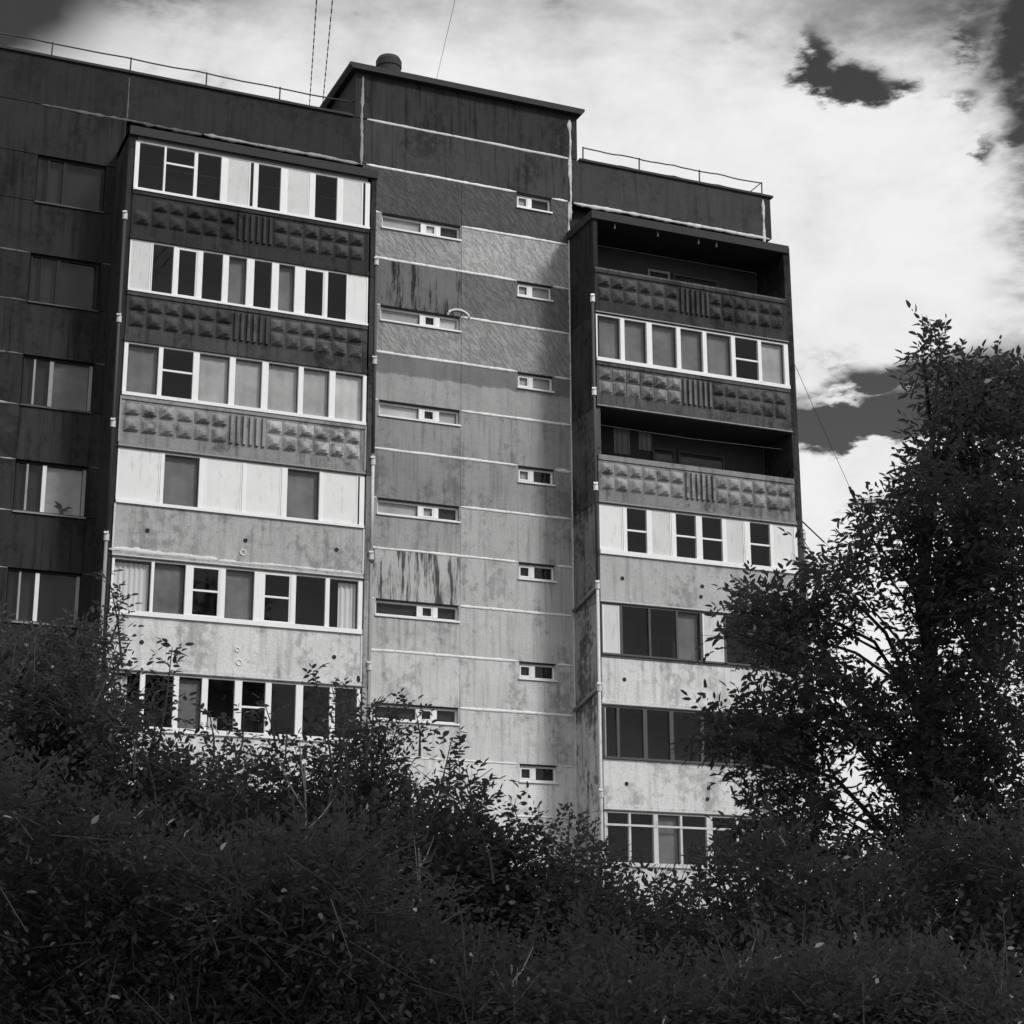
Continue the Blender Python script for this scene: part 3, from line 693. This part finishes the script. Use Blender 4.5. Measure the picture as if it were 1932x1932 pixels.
def plant(name, label, cat, base, clumps, spires, seed, leaf=(.085, .034), dens=170, trunk=.06, m=None, group=None, nstem=4, multi=True, fol='foliage', barkm=None, fronds=5, pale=.006):
    """clumps: (x,y,z,r) in metres; spires: (x,y,z top, length)"""
    R_ = np.random.default_rng(seed); rg = random.Random(seed); m = m or M_LEAF
    E_ = empty(name, base); tag(E_, label, cat, group); bx = np.array(base)
    V = []; tw = MB()
    for (x, y, z, r) in clumps:
        rr = np.array([r, r*1.15, r*.95]); n = max(12, int(dens*r*r*4))
        P_, d_ = clump_points(R_, np.array((x, y, z)), rr, n)
        D_ = unit(d_*.8+np.array([0, 0, .45])+R_.normal(0, .45, (n, 3)))
        L = R_.uniform(.16, .42, n)
        V.append(shoots(R_, P_, D_, L, 7, leaf[0], leaf[1]))
        for i in range(0, n, 4):
            a = P_[i]-bx; b = a+D_[i]*L[i]*.9; tw.tube([tuple(a-D_[i]*.1), tuple(a), tuple(b)], [.006, .005, .002], 3)
        nf = int(fronds*r/.3)
        if nf:
            P_, d_ = clump_points(R_, np.array((x, y, z)), rr*.8, nf, .2); d_ = unit(d_+np.array([0, 0, .5])+R_.normal(0, .3, (nf, 3)))
            V.append(shoots(R_, P_, d_, R_.uniform(.35, .62, nf), 13, leaf[0], leaf[1], .35))
            for i in range(nf): tw.tube([tuple(P_[i]-bx), tuple(P_[i]-bx+d_[i]*.4)], [.006, .003], 3)
    for (x, y, z, L) in spires:
        # a long upright leader with leaflets and short side shoots
        lean = np.array((rg.uniform(-.3, .35), rg.uniform(-.2, .2), 1.)); lean /= np.linalg.norm(lean)
        top = np.array((x, y, z)); bot = top-lean*L
        tw.tube([tuple(bot-bx), tuple((bot+top)/2-bx+np.array((.02, 0, 0))), tuple(top-bx)], [.012, .008, .003], 4)
        k = int(L/.04); ts = np.linspace(.0, 1, k)
        B0 = bot+(top-bot)*ts[:, None]; a = R_.uniform(0, 6.28, k)
        D0 = unit(np.stack([np.cos(a), np.sin(a), np.full(k, .75)], 1)); Ls = .12+.22*(1-ts)*R_.uniform(.5, 1.3, k)
        V.append(shoots(R_, B0, D0, Ls, 6, leaf[0], leaf[1]))
    V = np.concatenate(V)-bx
    if pale:      # a few leaves coloured bright to imitate specks of highlight
        k = R_.random(len(V)) < pale; leaves_object('glint_leaves', V[k], M_LEAFP, E_)['kind'] = 'stuff'; V = V[~k]
    leaves_object(fol, V, m, E_)
    tw.build('twigs', M_TWIG if barkm is None else barkm, E_)
    # woody stems
    if multi:
        cs = sorted(clumps, key=lambda c: -c[3])[:nstem]
        for (x, y, z, r) in cs:
            p0 = Vector((rg.uniform(-.15, .15), rg.uniform(-.15, .15), -.05)); p3 = Vector((x-base[0], y-base[1], z-base[2]))
            pts = [p0, p0.lerp(p3, .35)+Vector((rg.uniform(-.1, .1), rg.uniform(-.1, .1), .15)), p0.lerp(p3, .7)+Vector((rg.uniform(-.08, .08), 0, .1)), p3]
            MB().tube([tuple(q) for q in pts], [trunk, trunk*.7, trunk*.45, trunk*.2], 7).build('stem', M_BARK, E_, smooth=True)
    return E_
Wp = lambda u, v, D: tuple(px(u, v, D))
def cl(u, v, D, rpx): q = px(u, v, D); return (q.x, q.y, q.z, rpx*D/FPX)
def base_of(u, D): q = px(u, 1900, D); return (q.x, q.y, 0)

def fill(R_, u0, u1, vtop, D, n, rr=(70, 120), vbot=1960):
    out_ = []
    for i in range(n):
        u = R_.uniform(u0, u1); v = R_.uniform(vtop(u), vbot); out_.append(cl(u, v, D+R_.uniform(-.9, .9), R_.uniform(*rr)))
    return out_
import bisect
CONT = [(-60, 1180), (120, 1200), (175, 1260), (200, 1370), (280, 1425), (330, 1455), (420, 1465), (560, 1470), (640, 1460), (720, 1450), (770, 1540), (850, 1560), (900, 1600), (1000, 1650), (1090, 1650), (1200, 1730), (1300, 1760), (1400, 1700), (1500, 1680), (1700, 1700), (2000, 1700)]
def contour(u):
    k = bisect.bisect([c[0] for c in CONT], u); k = min(max(k, 1), len(CONT)-1); (a, b), (c, e) = CONT[k-1], CONT[k]
    return b+(e-b)*(u-a)/(c-a)
RS = random.Random(11)
GR = 'shrubs along the foot of the picture'
shr = [
 (60, 16.0, 'tall dark shrub filling the far left below the wing windows', (-60, 190), [(40, 1300, 80), (110, 1280, 60), (150, 1230, 22), (60, 1400, 110), (150, 1400, 60)], [(205, 1085, .8), (150, 1170, .5), (228, 1130, .4), (25, 1210, .6), (90, 1180, .5), (185, 1200, .4)]),
 (300, 15.2, 'leafy shrub with a thin spire over the lowest left glazed row', (180, 400), [(225, 1440, 50), (290, 1465, 45), (370, 1485, 45), (228, 1370, 22)], [(325, 1220, 1.0), (222, 1210, .8), (290, 1330, .5), (395, 1345, .4), (250, 1320, .4)]),
 (520, 14.6, 'broad shrub in front of the left loggias under the white sill', (400, 640), [(440, 1475, 45), (520, 1490, 55), (600, 1470, 50)], [(592, 1268, .9), (625, 1290, .8), (460, 1350, .4), (540, 1380, .4), (500, 1330, .4)]),
 (720, 15.0, 'shrub left of the stair section reaching the long window', (600, 800), [(680, 1440, 55), (730, 1430, 45), (690, 1370, 35), (760, 1560, 60)], [(745, 1320, .7), (705, 1330, .5), (785, 1345, .35), (660, 1380, .4)]),
 (850, 14.4, 'shrub with an upright shoot against the stair section wall', (760, 960), [(830, 1570, 50), (890, 1610, 50), (860, 1500, 30), (905, 1540, 30)], [(852, 1395, 1.0), (905, 1500, .5), (880, 1450, .5), (805, 1490, .4)]),
 (1010, 14.8, 'low rounded shrub below the middle of the stair section', (920, 1120), [(960, 1620, 45), (1020, 1630, 50), (1000, 1580, 30)], [(1000, 1560, .3), (1075, 1530, .6), (940, 1560, .35)]),
 (1180, 14.2, 'shrub at the foot of the flaking side wall', (1080, 1300), [(1110, 1650, 50), (1180, 1720, 55), (1250, 1740, 55)], [(1130, 1590, .4), (1210, 1640, .4), (1290, 1690, .3), (1090, 1560, .4)]),
 (1380, 15.0, 'dense shrub under the barred loggia window', (1280, 1500), [(1330, 1720, 60), (1420, 1670, 70), (1480, 1640, 60)], [(1350, 1640, .4), (1430, 1590, .4)]),
 (1580, 14.6, 'dark shrub below the gap between block and tree', (1480, 1700), [(1540, 1700, 70), (1640, 1700, 70)], [(1520, 1620, .4), (1660, 1630, .4)]),
 (1790, 15.2, 'dark shrub in front of the tree trunk at lower right', (1680, 1880), [(1730, 1660, 80), (1820, 1650, 80)], [(1720, 1580, .4), (1850, 1580, .4)]),
 (1930, 14.8, 'dark shrub cut by the right picture edge', (1840, 2010), [(1900, 1650, 90), (1960, 1650, 90)], [(1900, 1560, .4)]),
]
for i, (u, D, lab, (u0, u1), cls, sps) in enumerate(shr):
    cs = [cl(a, b, D+RS.uniform(-.5, .5), r) for a, b, r in cls] + fill(RS, u0, u1, lambda q: contour(q)+95, D, 22 if i < 8 else 20, (60, 110))
    ss = [(*px(a, b, D+RS.uniform(-.3, .3)), L) for a, b, L in sps]
    for _ in range(9):
        q = RS.uniform(u0, u1); ss.append((*px(q, contour(q)-RS.uniform(-30, 45), D+RS.uniform(-.6, .6)), RS.uniform(.35, .7)))
    plant('shrub', lab, 'shrub', base_of(u, D), cs, ss, 100+i, group=GR, leaf=[(.066, .026), (.078, .03), (.058, .03)][i % 3], dens=[300, 240, 320][i % 3])
# nearer low row that closes the bottom of the view
NB = 'low bushes nearest the viewer'
for i, (u, lab) in enumerate(((150, 'nearest low bush at the bottom left corner'), (620, 'nearest low bush left of the picture centre line'), (1080, 'nearest low bush right of the picture centre line'), (1540, 'nearest low bush before the tree at lower right'), (1880, 'nearest low bush at the bottom right corner'))):
    D = 11.5; cs = fill(RS, u-260, u+260, lambda q: contour(q)+220, D, 26, (80, 140), 2050)
    plant('bush', lab, 'bush', base_of(u, D), cs, [], 300+i, group=NB, dens=260, leaf=(.06, .025))
# the tree at the right
TD = 20.0
tc_ = [(1770, 655, 16), (1785, 700, 28), (1800, 750, 45), (1865, 785, 52), (1890, 730, 36), (1930, 755, 55), (1845, 760, 26), (1785, 810, 32), (1765, 860, 38), (1890, 860, 95), (1810, 900, 70), (1735, 905, 32), (1705, 950, 32), (1800, 990, 100), (1920, 990, 100),
 (1665, 985, 18), (1635, 1005, 12), (1710, 1020, 40), (1720, 1450, 55), (1830, 1500, 70), (1760, 1430, 60), (1700, 1520, 45), (1775, 1090, 66), (1880, 1110, 100), (1650, 1050, 34), (1600, 1065, 24), (1558, 1078, 24), (1570, 1105, 26), (1620, 1120, 26),
 (1480, 1190, 66), (1420, 1170, 42), (1540, 1230, 48), (1510, 1140, 34), (1460, 1250, 40), (1550, 1170, 36), (1600, 1170, 20), (1390, 1195, 22), (1640, 1090, 22), (1800, 1220, 85), (1900, 1300, 100), (1720, 1270, 30), (1840, 1130, 60),
 (1500, 1350, 55), (1420, 1380, 55), (1345, 1385, 32), (1600, 1350, 60), (1700, 1340, 70), (1800, 1380, 80), (1560, 1290, 30), (1480, 1440, 46), (1410, 1450, 34), (1540, 1400, 36), (1520, 1500, 50), (1880, 1480, 95), (1780, 1490, 50), (1640, 1400, 44), (1450, 1540, 50), (1540, 1580, 50), (1700, 1600, 60), (1740, 1550, 40), (1600, 1640, 50), (1430, 1620, 50), (1500, 1640, 60), (1820, 1600, 80), (1920, 1620, 80), (1660, 1680, 60), (1760, 1690, 80)]
RT = random.Random(5)
cs = [cl(a, b, TD+RT.uniform(-1.2, 1.2), r) for a, b, r in tc_]
tb = base_of(1790, TD)
TR = plant('broadleaf_tree', 'tall leafy tree at the right partly covering the loggias', 'tree', tb, cs, [(*px(1757, 612, TD), .9), (*px(1800, 690, TD), .5), (*px(1548, 1050, TD), .4), (*px(1640, 940, TD), .4), (*px(1400, 1130, TD), .4), (*px(1870, 680, TD), .4)], 900,
           leaf=(.105, .04), dens=215, pale=.002, fronds=4, m=M_LEAF2, multi=False, fol='crown', barkm=M_BARK)
tp = [Vector((0, 0, -.05)), Vector((.05, 0, 1.6)), Vector((-.06, .1, 3.4)), Vector((.1, .05, 5.2)), Vector((.05, 0, 7.0)), Vector(px(1775, 660, TD))-Vector(tb)]
MB().tube([tuple(q) for q in tp], [.2, .165, .14, .1, .06, .012], 12).build('trunk', M_BARK, TR, smooth=True)
def trunk_at(z):
    for a, b in zip(tp, tp[1:]):
        if a.z <= z <= b.z: return a.lerp(b, (z-a.z)/(b.z-a.z))
    return tp[-1]
for i, (x, y, z, r) in enumerate(cs):
    e = Vector((x, y, z))-Vector(tb); h = math.hypot(e.x, e.y)
    s_ = trunk_at(max(.8, e.z-.35*h-.3)); mid = s_.lerp(e, .5)+Vector((RT.uniform(-.25, .25), RT.uniform(-.2, .2), RT.uniform(-.1, .2)*h))
    if h < .35 or i % 2: continue
    q = .014+.014*h*.5
    MB().tube([tuple(s_), tuple(mid), tuple(e)], [q, q*.65, .008], 6).build('limb', M_BARK, TR, smooth=True)

# bare stalks among the shrubs
for i, (u, v, D, L, lab) in enumerate(((575, 1440, 14.0, .55, 'bare pale forked stalk among the leaves below the left loggias'), (790, 1600, 13.6, .45, 'bare stalk in the dark bushes left of the picture centre'),
                                 (965, 1820, 11.0, .35, 'bare forked twig low in the nearest bushes at the centre'), (1395, 1800, 11.2, .3, 'bare twig low in the nearest bushes right of centre'))):
    q = px(u, v, D); bq = Vector((q.x, q.y, 0)); E_ = empty('dead_stalk', bq); tag(E_, lab, 'stalk', 'bare stalks in the bushes')
    top = q-bq; b0 = Vector((.1, .05, -.05)); b = MB()
    b.tube([tuple(b0), tuple(b0.lerp(top, .5)+Vector((.05, 0, 0))), tuple(top)], [.014, .011, .007], 5)
    b.build('stalk', M_PIPE, E_)
    for k in range(3):
        s0 = b0.lerp(top, 1-.3*k*L/max(top.length, 1)-.05); e = s0+Vector((rng.uniform(-.5, .5)*L, rng.uniform(-.1, .1), rng.uniform(.5, 1)*L))
        MB().tube([tuple(s0), tuple(s0.lerp(e, .5)+Vector((0, 0, -.03))), tuple(e)], [.008, .006, .002], 4).build('fork', M_PIPE, E_)
# unseen trees added beside and behind the viewer to shade the bushes
RB = random.Random(3)
for i, (x, y, h, lab) in enumerate(((-5.5, -45.5, 19, 'added shade tree out of view right of the viewer, nearest'), (1.5, -46.5, 23, 'added shade tree out of view right of the viewer, middle one'), (8.5, -46, 24, 'added shade tree out of view right of the viewer, farthest'), (4.5, -50.5, 20, 'added shade tree out of view, behind the other three'))):
    cs = [(x+RB.uniform(-2.6, 2.6), y+RB.uniform(-2.4, 2.4), h*RB.uniform(.35, .92), RB.uniform(1.5, 2.2)) for _ in range(13)]
    E_ = plant('added_shade_tree', lab, 'tree', (x, y, 0), cs, [], 700+i, leaf=(.2, .09), dens=20, pale=0, m=M_LEAF2, multi=False, fol='crown', barkm=M_BARK, fronds=2, group='unseen trees added beside the viewer for shade')
    MB().tube([(0, 0, -.05), (.1, 0, h*.3), (-.1, .1, h*.6), (0, 0, h*.9)], [.4, .32, .2, .05], 12).build('trunk', M_BARK, E_, smooth=True)
    for c in cs[::2]:
        e = Vector(c[:3])-Vector((x, y, 0)); MB().tube([(0, 0, e.z*.6), tuple(e*.5+Vector((0, 0, e.z*.35))), tuple(e)], [.12, .08, .03], 7).build('limb', M_BARK, E_, smooth=True)
